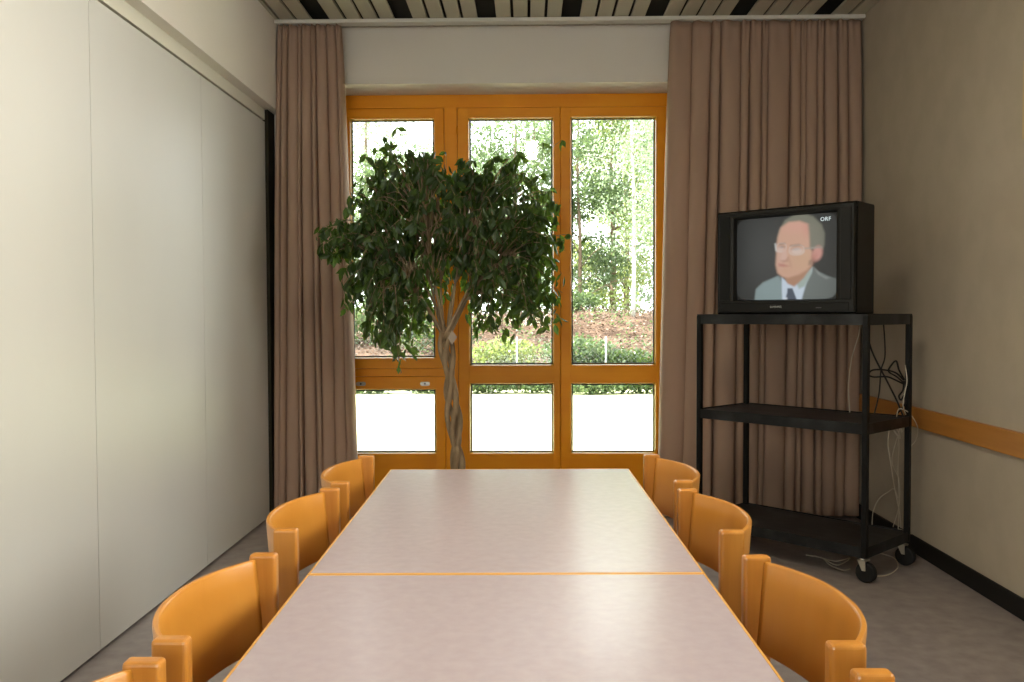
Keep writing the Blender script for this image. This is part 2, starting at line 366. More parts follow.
def add_solid(o, th):
    m_ = o.modifiers.new('thickness', 'SOLIDIFY'); m_.thickness = th; m_.offset = 0
b = curtain(-1.528, -1.142, -1.585, -1.072, 9, 3)
o = obj('curtain', b, M['curtain'], kind='keep'); add_solid(o, .002)
tag(o, 'narrow gathered brown curtain hanging left of the window beside the white partition', 'curtain', 'brown window curtains')
b = curtain(.880, 2.030, .810, 2.034, 15, 11)
o = obj('curtain', b, M['curtain'], kind='keep'); add_solid(o, .002)
tag(o, 'wide brown curtain hanging behind the television and black cart', 'curtain', 'brown window curtains')

# ------------------------------------------------------------------ tables
def table(cx, cy, rz, label, cols):
    t = thing('table', label, 'table', (cx, cy, 0), rz, 'tables joined end to end')
    Z = EYE - .5237
    W, L = .800, 1.199
    b = B(); box(b, -W/2 + .005, W/2 - .005, -L/2 + .008, L/2 - .008, Z - .020, Z, 0.0006, 1); obj('tabletop', b, M['laminate'], t)
    b = B()
    for q in ((-W/2, -W/2 + .005, -L/2, L/2), (W/2 - .005, W/2, -L/2, L/2), (-W/2 + .005, W/2 - .005, -L/2, -L/2 + .008), (-W/2 + .005, W/2 - .005, L/2 - .008, L/2)):
        box(b, q[0], q[1], q[2], q[3], Z - .026, Z - .0004, 0.0008, 1)
    obj('edge_band', b, M['edge'], t)
    b = B(); box(b, -.27, .27, -.42, .42, Z - .07, Z - .021, .003, 1); obj('under_frame', b, M['black_metal'], t)
    for yy in cols:
        b = B(); box(b, -.028, .028, yy - .02, yy + .02, .035, Z - .065, .004, 2); box(b, -.28, .28, yy - .019, yy + .019, 0, .04, .008, 2)
        obj('leg', b, M['black_metal'], t)
    return t
rzt = 0.0148
table(-.0535, 2.3715, rzt, 'grey topped table with orange wooden edge at the window end', (.108, -.49))
table(-.0360, 1.1710, rzt, 'grey topped table with orange wooden edge nearest the camera, cut off by the frame', (.085, -.55))

# ------------------------------------------------------------------ chairs (facing +X; origin between the rear posts on the floor)
def make_chair(label):
    t = thing('chair', label, 'chair', (0, 0, 0), 0, 'wooden chairs around the tables')
    H = EYE - .480; S = .2445       # half width over the posts
    for s in (-1, 1):
        y0, y1 = (S - .027, S) if s > 0 else (-S, -S + .027)
        b = B(); box(b, -.027, .027, y0, y1, 0, H, .0065, 3); obj('back_post', b, M['post'], t, smooth=False)
    for s in (-1, 1):
        y0, y1 = (S - .030, S - .004) if s > 0 else (-S + .004, -S + .030)
        b = B(); box(b, .345, .385, y0, y1, 0, .435, .005, 2); obj('leg', b, M['post'], t)
    for s in (-1, 1):
        y0, y1 = (S - .028, S - .008) if s > 0 else (-S + .008, -S + .028)
        b = B(); box(b, .02, .36, y0, y1, .375, .43, .003, 1); obj('seat_rail', b, M['post'], t)
    b = B(); box(b, .35, .372, -S + .02, S - .02, .38, .43, .003, 1); obj('front_rail', b, M['post'], t)
    # seat: thin moulded plywood with rounded corners, slightly dished
    b = B(); nx, ny = 14, 14; th = .012
    def seat_pt(i, j, zoff):
        u = i / nx * 2 - 1; v = j / ny * 2 - 1
        n_ = max(abs(u), abs(v), 1e-6); l_ = (abs(u)**5 + abs(v)**5) ** (1/5) or 1
        k = n_ / l_ if l_ else 1
        x_ = .175 + u * k * .215; y_ = v * k * (.212 + .0 * u)
        z_ = .447 - .010 * (1 - u*u) * (1 - v*v) - .012 * max(0, u) ** 3
        return (x_, y_, z_ + zoff)
    g0 = [[b.verts.new(seat_pt(i, j, 0)) for j in range(ny + 1)] for i in range(nx + 1)]
    g1 = [[b.verts.new(seat_pt(i, j, -th)) for j in range(ny + 1)] for i in range(nx + 1)]
    for i in range(nx):
        for j in range(ny):
            b.faces.new((g0[i][j], g0[i+1][j], g0[i+1][j+1], g0[i][j+1])).smooth = True
            b.faces.new((g1[i][j], g1[i][j+1], g1[i+1][j+1], g1[i+1][j])).smooth = True
    ring = [(i, 0) for i in range(nx)] + [(nx, j) for j in range(ny)] + [(i, ny) for i in range(nx, 0, -1)] + [(0, j) for j in range(ny, 0, -1)]
    for a, c in zip(ring, ring[1:] + ring[:1]):
        b.faces.new((g0[a[0]][a[1]], g1[a[0]][a[1]], g1[c[0]][c[1]], g0[c[0]][c[1]]))
    obj('seat', b, M['beech'], t)
    # backrest: plywood bent in a deep bow behind the posts
    b = B(); n = 48; yi = S - .0275; th = .011; hz0, hz1 = EYE - .665, EYE - .4895
    prof = []
    for k in range(n + 1):
        u = -1 + 2 * k / n
        yy = yi * math.sin(u * PI / 2) if False else yi * u
        xx = -.004 - .073 * (1 - abs(u) ** 2.25)
        prof.append(Vector((xx, yy)))
    def off(k):
        a = prof[max(k-1, 0)]; c = prof[min(k+1, n)]; d = (c - a).normalized(); return Vector((-d.y, d.x))
    zs = [hz0, hz0 + .004] + [hz0 + (hz1 - hz0) * q for q in (.25, .5, .75)] + [hz1 - .004, hz1]
    grid = {}
    for side in (0, 1):
        for k in range(n + 1):
            q = prof[k]; nn = off(k)
            if side and (k == 0 or k == n): nn = Vector((-1, 0))
            for zi, z in enumerate(zs):
                u = abs(-1 + 2 * k / n)
                rnd_ = .0025 if zi in (0, len(zs) - 1) else 0
                dd = (nn if nn.x < 0 else nn * 1) * (th * side + (rnd_ if side == 0 else -rnd_))
                lean = (.5 - (z - hz0) / (hz1 - hz0)) * .014
                zz = z + (0.014 * u ** 3 if z < hz0 + .05 else 0) * 0
                zz += (-.016 * (1 - u ** 2) if z < hz0 + .005 else 0)
                grid[side, k, zi] = b.verts.new((q.x + dd.x + lean, q.y + dd.y if 0 < k < n else q.y, zz))
    nz = len(zs)
    for k in range(n):
        for zi in range(nz - 1):
            b.faces.new((grid[0, k, zi], grid[0, k+1, zi], grid[0, k+1, zi+1], grid[0, k, zi+1])).smooth = True
            b.faces.new((grid[1, k, zi], grid[1, k, zi+1], grid[1, k+1, zi+1], grid[1, k+1, zi])).smooth = True
        b.faces.new((grid[0, k, nz-1], grid[0, k+1, nz-1], grid[1, k+1, nz-1], grid[1, k, nz-1]))
        b.faces.new((grid[0, k, 0], grid[1, k, 0], grid[1, k+1, 0], grid[0, k+1, 0]))
    for k in (0, n):
        for zi in range(nz - 1):
            b.faces.new((grid[0, k, zi], grid[0, k, zi+1], grid[1, k, zi+1], grid[1, k, zi]))
    obj('backrest', b, M['beech'], t)
    return t
GR = 'wooden chairs around the tables'
ch = make_chair('farthest beech chair on the partition side, pushed in by the left curtain')
spots = [
 (-.543, 2.754, 0.02, 'farthest beech chair on the partition side, pushed in by the left curtain'),
 (-.544, 2.197, 0.01, 'beech chair on the partition side, second from the window, pushed in at the far table'),
 (-.530, 1.529, 0.0, 'beech chair on the partition side, third from the window, beside the table joint'),
 (-.535, 0.984, 0.0, 'beech chair on the partition side nearest the camera, only a post and backrest top showing'),
 (.430, 2.770, PI + .058, 'farthest beech chair on the television side, pushed in below the right curtain'),
 (.4405, 2.185, PI + .031, 'beech chair on the television side, second from the window, in front of the cart'),
 (.455, 1.518, PI + .025, 'beech chair on the television side, third from the window, beside the table joint'),
 (.464, 0.953, PI + .02, 'beech chair on the television side nearest the camera, only a post top showing')]
for i, (x, y, a, lb) in enumerate(spots):
    if i == 0: ch.location = (x, y, 0); ch.rotation_euler = (0, 0, a)
    else: dup(ch, (x, y, 0), a, lb, GR)

# ------------------------------------------------------------------ cart (local x along width from right-front corner to left, y into depth)
P0 = Vector((1.572, 4.141, 0)); ang = math.radians(133.46)
# local frame: X = from the near right corner along the long side, -Y = into the depth
CW, CD = .957, .478
cart = thing('media_cart', 'black metal media cart with three shelves on castors carrying the television', 'cart', P0, ang)
ZT = EYE - .011
pw = .026
for (x0, y0) in ((0, -pw), (CW - pw, -pw), (0, -CD), (CW - pw, -CD)):
    b = B(); box(b, x0, x0 + pw, y0, y0 + pw, .122, ZT - .008, .002, 1); obj('post', b, M['black_metal'], cart)
def tray(z, lip=.045, name='shelf'):
    b = B()
    box(b, .004, CW - .004, -CD + .004, -.004, z - .006, z)
    for q in ((0.002, CW - .002, -.006, -.0015), (0.002, CW - .002, -CD + .0015, -CD + .006), (.0015, .006, -CD + .003, -.003), (CW - .006, CW - .0015, -CD + .003, -.003)):
        box(b, *q, z - lip, z + .006, .001, 1)
    return obj(name, b, M['black_shelf'], cart)
tray(EYE - .529, .045); tray(.162, .045)
tray(ZT - .007, .046)
# castors
for i, (x0, y0) in enumerate(((.03, -.03), (CW - .04, -.03), (.03, -CD + .03), (CW - .04, -CD + .03))):
    b = B()
    box(b, x0 - .022, x0 + .022, y0 - .022, y0 + .022, .118, .122)
    tube(b, [(x0, y0, .095), (x0, y0, .119)], .014, 14)
    for s in (-1, 1):
        vs = box(b, x0 - .022, x0 + .016, y0 + s*.020 - .002, y0 + s*.020 + .002, .058, .104)
        for v in vs:
            if v.co.z < .07: v.co.x = x0 - .014 + (v.co.x - x0) * .45
    box(b, x0 - .024, x0 + .018, y0 - .022, y0 + .022, .100, .106, .001, 1)
    cs = obj('castor', b, M['chrome'], cart, label='chrome forked castor')
    b = B(); tube(b, [(x0 - .018, y0 - .016, .048), (x0 - .018, y0 - .012, .048), (x0 - .018, y0 + .012, .048), (x0 - .018, y0 + .016, .048)], [.042, .048, .048, .042], 28)
    obj('wheel', b, M['rubber'], cs)

# ------------------------------------------------------------------ television
TR = Vector((1.555, 4.235, 0))
tang = math.radians(136.52); TW = .752; TH = .534
TZ = EYE - .0115
tv = thing('television', 'black tube television showing a man in a suit, on the top shelf', 'television', (TR.x, TR.y, TZ), tang)
# local: x 0..TW from right edge to left edge, -y is depth, +y towards the viewer
SX0, SX1, SZ0_, SZ1_ = .103, .642, .074, .488      # screen opening
b = B()
def ring_face(bm, outer, inner):
    for k in range(4):
        bm.faces.new((outer[k], outer[(k+1) % 4], inner[(k+1) % 4], inner[k]))
# casing: rear tapered body
prof = [(0.0, 0, TW, 0, TH), (-.025, 0, TW, 0, TH), (-.20, 0.002, TW - .002, 0, TH - .002), (-.26, .05, TW - .05, .0, TH - .06), (-.40, .13, TW - .13, .01, TH - .14), (-.46, .2, TW - .2, .05, TH - .2)]
rings = [[b.verts.new(q) for q in ((x0, y, z0), (x1, y, z0), (x1, y, z1), (x0, y, z1))] for y, x0, x1, z0, z1 in prof]
for a, c in zip(rings, rings[1:]): ring_face(b, a, c)
b.faces.new(rings[-1])
o = obj('casing', b, M['black_plastic'], tv); bv = o.modifiers.new('bevel', 'BEVEL'); bv.width = .006; bv.segments = 2
# front bezel with recessed opening
b = B()
def quad4(x0, x1, z0, z1, y): return [b.verts.new(q) for q in ((x0, y, z0), (x1, y, z0), (x1, y, z1), (x0, y, z1))]
a0 = quad4(0.004, TW - .004, .004, TH - .004, .0); a1 = quad4(.010, TW - .010, .010, TH - .010, .016)
a2 = quad4(SX0 - .022, SX1 + .022, SZ0_ - .006, SZ1_ + .022, .018); a3 = quad4(SX0 - .008, SX1 + .008, SZ0_ - .004, SZ1_ + .010, .014); a4 = quad4(SX0, SX1, SZ0_, SZ1_, -.012)
for q, r in ((a0, a1), (a1, a2), (a2, a3), (a3, a4)): ring_face(b, q, r)
obj('bezel', b, M['bezel'], tv)
for x0, x1 in ((.022, SX0 - .030), (SX1 + .028, TW - .022)):
    b = B(); box(b, x0, x1, .012, .0215, .070, TH - .028, .002, 1); obj('speaker_grille', b, M['black_plastic'], tv)
b = B(); box(b, .030, TW - .03, .012, .0205, .014, .056, .002, 1); obj('control_flap', b, M['black_plastic'], tv)
def text_obj(name, s, size, loc, m, parent, thick=.0006, sx=1.0):
    cu = bpy.data.curves.new(name, 'FONT'); cu.body = s; cu.size = size; cu.extrude = thick; cu.align_x = 'CENTER'; cu.align_y = 'CENTER'; cu.resolution_u = 3
    cu.materials.append(m); cu.space_character = 1.1
    tmp = bpy.data.objects.new(name, cu); C.objects.link(tmp)
    me_ = bpy.data.meshes.new_from_object(tmp.evaluated_get(bpy.context.evaluated_depsgraph_get())); bpy.data.objects.remove(tmp)
    o = bpy.data.objects.new(name, me_); C.objects.link(o); o.parent = parent
    # text readable from +y looking to -y: right of the text is -x
    o.matrix_local = Matrix.Translation(loc) @ Matrix(((-sx, 0, 0, 0), (0, 0, 1, 0), (0, 1, 0, 0), (0, 0, 0, 1)))
    return o
M['badge'] = mat('silver lettering', (0.55, 0.55, 0.52), 0.35, 0.5, 0.5)
M['screen_text'] = bpy.data.materials.new('screen lettering'); M['screen_text'].use_nodes = True
_p = M['screen_text'].node_tree.nodes['Principled BSDF']; _p.inputs['Emission Color'].default_value = (.62, .72, .72, 1); _p.inputs['Emission Strength'].default_value = .75; _p.inputs['Base Color'].default_value = (.02, .02, .02, 1)
text_obj('badge', 'SAMSUNG', .0135, Vector((.405, .0215, .036)), M['badge'], tv, sx=.95)
b = B(); box(b, .166, .194, .0200, .0212, .029, .033, .0004, 1); obj('model_plate', b, mat('dull plate', (.10, .10, .095), .4), tv)

# screen picture: painted as colours of the phosphor, slightly domed glass
def picture(nx, ny):
    X, Y = np.meshgrid(np.linspace(0, 1, nx), np.linspace(0, 1, ny))     # X left->right, Y top->bottom as seen
    img = np.zeros((ny, nx, 3))
    bgd = 0.048 + 0.022*np.exp(-((X-.3)**2/.12 + (Y-.45)**2/.2)); img[:] = bgd[..., None] * np.array([.96, 1.0, .97])
    def smooth(d, w=.008): return np.clip(.5 - d / (2*w), 0, 1)
    def ell(cx, cy, rx, ry, rot=0, p=2.0):
        c, s = math.cos(rot), math.sin(rot); dx, dy = X-cx, (Y-cy)*.8
        a = (dx*c+dy*s)/rx; bb = (-dx*s+dy*c)/(ry*.8)
        return ((np.abs(a)**p+np.abs(bb)**p)**(1/p) - 1) * min(rx, ry)
    def poly(pts):
        d = np.full(X.shape, 1e9); ins = np.zeros(X.shape, bool); n = len(pts)
        for i in range(n):
            x1, y1 = pts[i]; x2, y2 = pts[(i+1) % n]
            ex, ey = x2-x1, y2-y1; t = np.clip(((X-x1)*ex+(Y-y1)*ey)/(ex*ex+ey*ey+1e-12), 0, 1)
            d = np.minimum(d, np.hypot(X-(x1+ex*t), Y-(y1+ey*t)))
            cnd = ((y1 > Y) != (y2 > Y)) & (X < (x2-x1)*(Y-y1)/(y2-y1+1e-12)+x1); ins ^= cnd
        return np.where(ins, -d, d)
    def put(d, col, w=.008, op=1.0, mask=None):
        m_ = (smooth(d, w) * op * (1 if mask is None else mask))[..., None]; img[:] = img*(1-m_) + np.array(col)*m_
    # zoomed picture coords (730..850,200..320 at 5.68x): screen x 40..597, y 80..565
    g = lambda x, y: ((x-40)/557, (y-(118-38*(x-40)/557))/(565-(118-38*(x-40)/557)))
    G = lambda *p: [g(*q) for q in p]
    put(poly(G((148, 575), (160, 500), (200, 465), (290, 430), (330, 450), (480, 400), (560, 440), (600, 455), (600, 575))), (.20, .235, .225), .008)
    put(poly(G((148, 575), (160, 505), (200, 470), (285, 432), (312, 470), (305, 575))), (.25, .32, .32), .012)
    put(poly(G((455, 400), (475, 385), (520, 430), (598, 455), (598, 570), (405, 570), (440, 470))), (.165, .185, .175), .010)
    put(poly(G((478, 385), (520, 432), (560, 446), (540, 452), (500, 425))), (.42, .44, .42), .01, .5)
    put(poly(G((308, 440), (340, 470), (400, 460), (470, 385), (468, 410), (440, 470), (410, 570), (306, 570))), (.55, .63, .72), .008)
    put(poly(G((385, 470), (470, 385), (466, 420), (430, 490), (400, 505))), (.36, .43, .39), .012)
    put(poly(G((338, 500), (365, 500), (372, 520), (388, 570), (320, 570), (335, 525))), (.09, .105, .135), .006)
    put(poly(G((320, 552), (335, 550), (333, 568), (318, 568))), (.7, .75, .8), .006, .8)
    # neck
    put(poly(G((322, 440), (440, 350), (470, 380), (425, 445), (375, 492), (340, 475))), (.42, .24, .16), .012)
    # hair back
    put(poly(G((283, 225), (290, 180), (320, 125), (370, 92), (415, 86), (470, 105), (515, 150), (532, 200), (530, 265), (520, 290), (460, 285), (440, 200))), (.21, .21, .165), .012)
    # face
    face = G((284, 215), (300, 165), (340, 135), (400, 130), (448, 150), (458, 200), (460, 280), (470, 300), (468, 370), (440, 400), (400, 425), (345, 442), (312, 438), (285, 415), (274, 370), (278, 310), (276, 270))
    put(poly(face), (.60, .37, .27), .014)
    fm = smooth(poly(face), .02)
    put(ell(*g(385, 160), .13, .06), (.66, .36, .29), .05, .7, fm)
    put(ell(*g(440, 170), .035, .09), (.62, .30, .24), .03, .5, fm)
    put(ell(*g(420, 350), .12, .12), (.58, .38, .25), .06, .7, fm)
    put(ell(*g(330, 400), .08, .05), (.58, .36, .25), .04, .7, fm)
    put(ell(*g(300, 330), .03, .10), (.60, .40, .33), .03, .6, fm)
    put(poly(G((448, 150), (490, 150), (520, 200), (520, 285), (462, 280), (455, 210))), (.22, .215, .17), .02)
    put(ell(*g(495, 310), .045, .085, .25), (.62, .32, .27), .014)
    put(ell(*g(478, 335), .02, .05, .3), (.48, .22, .17), .02, .7)
    put(poly(G((452, 350), (470, 340), (468, 372), (450, 375))), (.30, .20, .15), .01, .8)
    # brows, eyes, glasses
    put(poly(G((290, 250), (325, 248), (330, 256), (290, 262))), (.28, .19, .15), .008, .8)
    put(poly(G((352, 262), (400, 256), (425, 268), (400, 268), (355, 272))), (.28, .19, .15), .008, .8)
    put(ell(*g(308, 272), .026, .013), (.22, .17, .15), .01, .8); put(ell(*g(385, 285), .036, .015), (.25, .2, .18), .01, .8)
    put(ell(*g(390, 297), .058, .040), (.70, .62, .58), .014, .55); put(ell(*g(300, 285), .035, .033), (.68, .60, .56), .014, .4)
    for cx, cy, rx, ry in ((388, 290, .070, .058), (305, 275, .048, .052)):
        put(np.abs(ell(*g(cx, cy), rx, ry, 0, 2.6)) - .003, (.66, .66, .62), .005, .55)
    put(poly(G((428, 278), (520, 272), (520, 280), (430, 286))), (.36, .34, .30), .006, .8)
    put(poly(G((266, 252), (276, 250), (280, 300), (272, 290))), (.66, .68, .66), .006, .7)
    # nose and mouth
    put(poly(G((320, 280), (338, 300), (336, 335), (322, 350), (300, 345), (308, 310))), (.64, .44, .37), .014, .7)
    put(poly(G((300, 345), (330, 345), (345, 325), (342, 352), (318, 357))), (.40, .22, .17), .012, .7)
    put(poly(G((290, 362), (318, 366), (350, 378), (318, 382), (292, 378))), (.46, .20, .17), .012, .8)
    put(poly(G((345, 330), (356, 350), (362, 385), (352, 370))), (.44, .26, .19), .014, .6)
    for _ in range(2):     # soft phosphor image
        img[1:-1, 1:-1] = (img[1:-1, 1:-1]*2 + img[:-2, 1:-1] + img[2:, 1:-1] + img[1:-1, :-2] + img[1:-1, 2:]) / 6
    # dark rounded corners of the tube
    edge = np.abs(2*X-1)**9 + np.abs(2*Y-1)**9
    img *= (1 - smooth(1.0 - edge, .10)*.9)[..., None]
    vig = np.clip(1.04 - .35*(np.abs(X-.5)*2)**3 - .05*(np.abs(Y-.5)*2)**2, 0, 1); img *= vig[..., None]
    return np.clip(img, 0, 1)
NX, NY = 190, 150
img = picture(NX, NY)
me = bpy.data.meshes.new('screen')
vs, fs = [], []
for j in range(NY):
    for i in range(NX):
        u, v = i / (NX - 1), j / (NY - 1)
        x_ = SX1 + .004 - (SX1 - SX0 + .008) * u; z_ = SZ1_ + .004 - (SZ1_ - SZ0_ + .008) * v
        y_ = -.006 + .014 * (1 - (2*u-1)**2) * (1 - (2*v-1)**2) ** .5 - .004
        vs.append((x_, y_, z_))
for j in range(NY - 1):
    for i in range(NX - 1):
        a = j * NX + i; fs.append((a, a + NX, a + NX + 1, a + 1))
me.from_pydata(vs, [], fs); ca = me.color_attributes.new('picture', 'FLOAT_COLOR', 'POINT')
flat = np.ones((NX*NY, 4), dtype=np.float32); flat[:, :3] = img.reshape(-1, 3); ca.data.foreach_set('color', flat.ravel())
for q in me.polygons: q.use_smooth = True
scm = bpy.data.materials.new('screen picture'); scm.use_nodes = True; nt = scm.node_tree; pb = nt.nodes['Principled BSDF']
at_ = nt.nodes.new('ShaderNodeAttribute'); at_.attribute_name = 'picture'
pb.inputs['Base Color'].default_value = (.008, .008, .008, 1); pb.inputs['Specular IOR Level'].default_value = .25; pb.inputs['Roughness'].default_value = .15
nt.links.new(at_.outputs['Color'], pb.inputs['Emission Color']); pb.inputs['Emission Strength'].default_value = .47
me.materials.append(scm)
so = bpy.data.objects.new('screen', me); C.objects.link(so); so.parent = tv
text_obj('screen_lettering', 'ORF', .027, Vector((SX0 + .052, .0045, SZ1_ - .030)), M['screen_text'], so, .0003)

# ------------------------------------------------------------------ cables
def cable(pts, r, m, label, n=60):
    b = B(); tube(b, spline(pts, n), r, 6); return tag(obj('cable', b, m), label, 'cable', 'loose cables around the cart')
def L(x, y, z):     # cart local to world
    c, s = math.cos(ang), math.sin(ang); return Vector((P0.x + c*x - s*y, P0.y + s*x + c*y, z))
cable([L(.26, -CD+.02, EYE-.045), L(.265, -CD+.03, EYE-.12), L(.30, -CD+.03, EYE-.24), L(.315, -CD+.035, EYE-.38), L(.30, -CD+.05, EYE-.526)], .0028, M['cable_w'], 'thin white cable dropping from the television to the middle shelf')
cable([L(.245, -CD+.01, EYE-.045), L(.20, -CD+.02, EYE-.20), L(.11, -CD+.03, EYE-.36), L(.06, -CD+.035, EYE-.45), L(.02, -CD+.05, EYE-.526)], .0045, M['cable_b'], 'thick black cable slanting from the television down to the middle shelf')
cable([L(.145, -CD+.01, EYE-.045), L(.13, -CD+.02, EYE-.22), L(.15, -CD+.02, EYE-.30), L(.155, -CD+.03, EYE-.42), L(.17, -CD+.05, EYE-.526)], .0035, M['cable_b'], 'thin black cable hanging straight behind the cart post')
Yc = 4.50
cable([at(868, 374, Yc), at(873, 370, Yc), at(885, 370, Yc), at(896, 373, Yc), at(904, 380, Yc+.02), at(899, 370, Yc), at(896, 361, Yc), at(890, 367, Yc), at(889, 372, Yc), at(897, 377, Yc),
       at(904, 384, Yc+.02), at(888, 377, Yc-.02), at(874, 377, Yc-.02), at(868, 375, Yc)], .0045, M['cable_b'], 'black cable wound in a loop hanging from the cart post', 120)
cable([at(904, 381, 4.45), at(903, 390, 4.45), at(899, 396, 4.45), at(901, 400, 4.45), at(904, 396, 4.46), at(905, 404, 4.46), L(.07, -CD+.03, EYE-.526)], .0045, M['cable_b'], 'black cable end dangling below the loop to the shelf', 70)
cable([at(905, 365, 4.42), at(907, 380, 4.42), at(905, 392, 4.42), at(903, 405, 4.42), L(.02, -CD+.02, EYE-.520)], .0025, M['cable_w'], 'white cable running down the rear cart post above the middle shelf')
cable([L(.05, -CD+.06, EYE-.526), at(899, 409, 4.44), at(908, 412, 4.46), at(915, 421, 4.5), at(918, 430, 4.55), at(916, 440, 4.6), at(911, 446, 4.6)], .0025, M['cable_w'], 'white cable arching out over the cart post against the wall rail')
cable([at(889, 430, 4.75), at(888, 445, 4.75), at(891, 465, 4.75), at(894, 485, 4.75), at(897, 500, 4.75), at(900, 515, 4.75), at(901, 528, 4.78)], .0025, M['cable_w'], 'white cable hanging in a tangle under the middle shelf, leaning to the post')
cable([at(900, 428, 4.78), at(892, 460, 4.78), at(899, 480, 4.78), at(899, 505, 4.78), at(893, 527, 4.8)], .0022, M['cable_w'], 'thin white cable swinging in an S beneath the middle shelf')
cable([at(897, 428, 4.8), at(899, 445, 4.8), at(898, 470, 4.8), at(899, 500, 4.8), at(898, 530, 4.8)], .0022, M['cable_w'], 'straight white cable hanging beside the rear cart post')
cable([at(872, 528, 4.95), at(873, 512, 4.95), at(879, 499, 4.95), at(888, 492, 4.9), at(894, 489, 4.85), at(898, 498, 4.85)], .0025, M['cable_w'], 'white cable arching low against the wall behind the bottom shelf')
cable([at(888, 419, 4.50), at(893, 424, 4.50), at(897, 430, 4.52), at(900, 438, 4.55), at(896, 434, 4.58), at(893, 427, 4.58), at(898, 424, 4.55), at(902, 432, 4.55)], .004, M['cable_w'], 'bundled knot of yellowed white cable under the middle shelf', 70)
cable([at(898, 529, 4.75), at(910, 533, 4.72), atz(921, 541, .02)+Vector((-.01,0,.0)), atz(920, 547, .006), atz(912, 548, .006), atz(905, 540, .006)], .003, M['cable_w'], 'white cable loop lying by the skirting beside the rear castor')
cable([atz(862, 573, .004), atz(880, 576, .004), atz(892, 573, .004), atz(898, 566, .004), atz(894, 558, .004), atz(880, 553, .004)], .003, M['cable_w'], 'white cable curling on the floor between the two right castors')
cable([atz(806, 555, .004), atz(822, 558, .004), atz(830, 565, .004), atz(842, 570, .004), atz(850, 569, .004)], .003, M['cable_w'], 'white cable lying lowest on the floor under the cart')
cable([atz(815, 556, .009), atz(835, 561, .009), atz(850, 558, .009), atz(838, 565, .009), atz(826, 560, .009)], .0025, M['cable_w'], 'white cable crossing over another on the floor under the cart')

# ------------------------------------------------------------------ picture on the right wall, only its far edge in view
b = B(); box(b, XR - .022, XR - .0002, 3.12, 3.698, EYE + .70, EYE + 1.02, .003, 1)
pic = tag(obj('picture_frame', b, M['frame_art']), 'pale framed picture on the right wall, only its narrow edge in view', 'picture')
b = B(); box(b, XR - .0235, XR - .0215, 3.145, 3.673, EYE + .725, EYE + .995); obj('print', b, M['art'], pic)
# unseen ceiling lamp body over the tables, added to go with the fill light
t = thing('added_ceiling_lamp', 'long white ceiling lamp added out of view above the tables as fill', 'lamp', (.05, 2.3, 0))
b = B(); box(b, -.09, .09, -.6, .6, CZ - .05, CZ - .0005, .004, 1); obj('fill_lamp_housing', b, M['white_metal'], t)

# ------------------------------------------------------------------ ficus
YT = 4.85
fx = at(458, 468, YT)
fic = thing('potted_ficus', 'tall ficus tree with braided trunk and drooping dark green crown before the window', 'plant', (0, 0, 0))
px, py = fx.x + .01, YT
b = B()
lathe(b, [(0.001, .0), (.105, 0), (.118, .01), (.150, .25), (.163, .252), (.165, .295), (.150, .297), (.146, .26), (.001, .255)], (px, py), 36)
obj('pot', b, M['pot'], fic)
b = B(); lathe(b, [(.001, .272), (.1, .275), (.147, .262)], (px, py), 28); obj('soil', b, M['soil'], fic)
# braided trunk: four strands
axis = spline([Vector((px + .0, YT, .26)), at(458, 468, YT), at(456, 440, YT), at(452, 405, YT), at(450, 378, YT), at(447, 352, YT), at(446, 332, YT)], 60)
zb, zt = axis[0].z, axis[-1].z
def strand(ph, r0=.0155):
    pts, rr = [], []
    for q in axis:
        t_ = (q.z - zb) / (zt - zb)
        A = .009 + .026 * abs(math.sin((q.z - .542) * PI / .381)) ** .8
        a = ph + (q.z - .542) * PI / .381
        pts.append(q + Vector((A * math.cos(a), A * .8 * math.sin(a), 0))); rr.append(r0 * (1.12 - .25 * t_) * (1 + .10*math.sin(q.z*31 + ph)))
    return pts, rr
b = B()
for ph in (.3, 2.2, 3.6, 5.2):
    pts, rr = strand(ph); tube(b, pts, rr, 9)
obj('braided_trunk', b, M['bark'], fic)
outline = [(316,242),(322,226),(338,222),(342,205),(352,186),(368,176),(372,160),(360,150),(374,136),(392,134),(410,146),(430,150),(448,158),(470,162),(480,154),(496,152),(505,160),(520,148),(538,150),(546,166),(556,188),(561,206),(566,222),(573,236),(562,246),(565,262),(562,276),(566,288),(560,304),(566,318),(558,330),(546,334),(532,320),(520,330),(512,346),(500,330),(486,338),(478,348),(468,334),(458,318),(446,300),(436,312),(430,336),(418,346),(402,368),(390,356),(376,346),(368,352),(358,328),(346,318),(334,306),(346,292),(338,272),(326,262),(318,256)]
def inside(x, y, pl=outline):
    c = False; n = len(pl)
    for i in range(n):
        x1, y1 = pl[i]; x2, y2 = pl[(i+1) % n]
        if (y1 > y) != (y2 > y) and x < (x2-x1)*(y-y1)/(y2-y1)+x1: c = not c
    return c
def edge_d(x, y):
    d = 1e9; n = len(outline)
    for i in range(n):
        x1, y1 = outline[i]; x2, y2 = outline[(i+1) % n]; ex, ey = x2-x1, y2-y1
        t_ = max(0, min(1, ((x-x1)*ex+(y-y1)*ey)/(ex*ex+ey*ey))); d = min(d, math.hypot(x-x1-ex*t_, y-y1-ey*t_))
    return d
rnd = random.Random(21)
hub = axis[-1]
br = B(); lf = B(); nleaf = 0
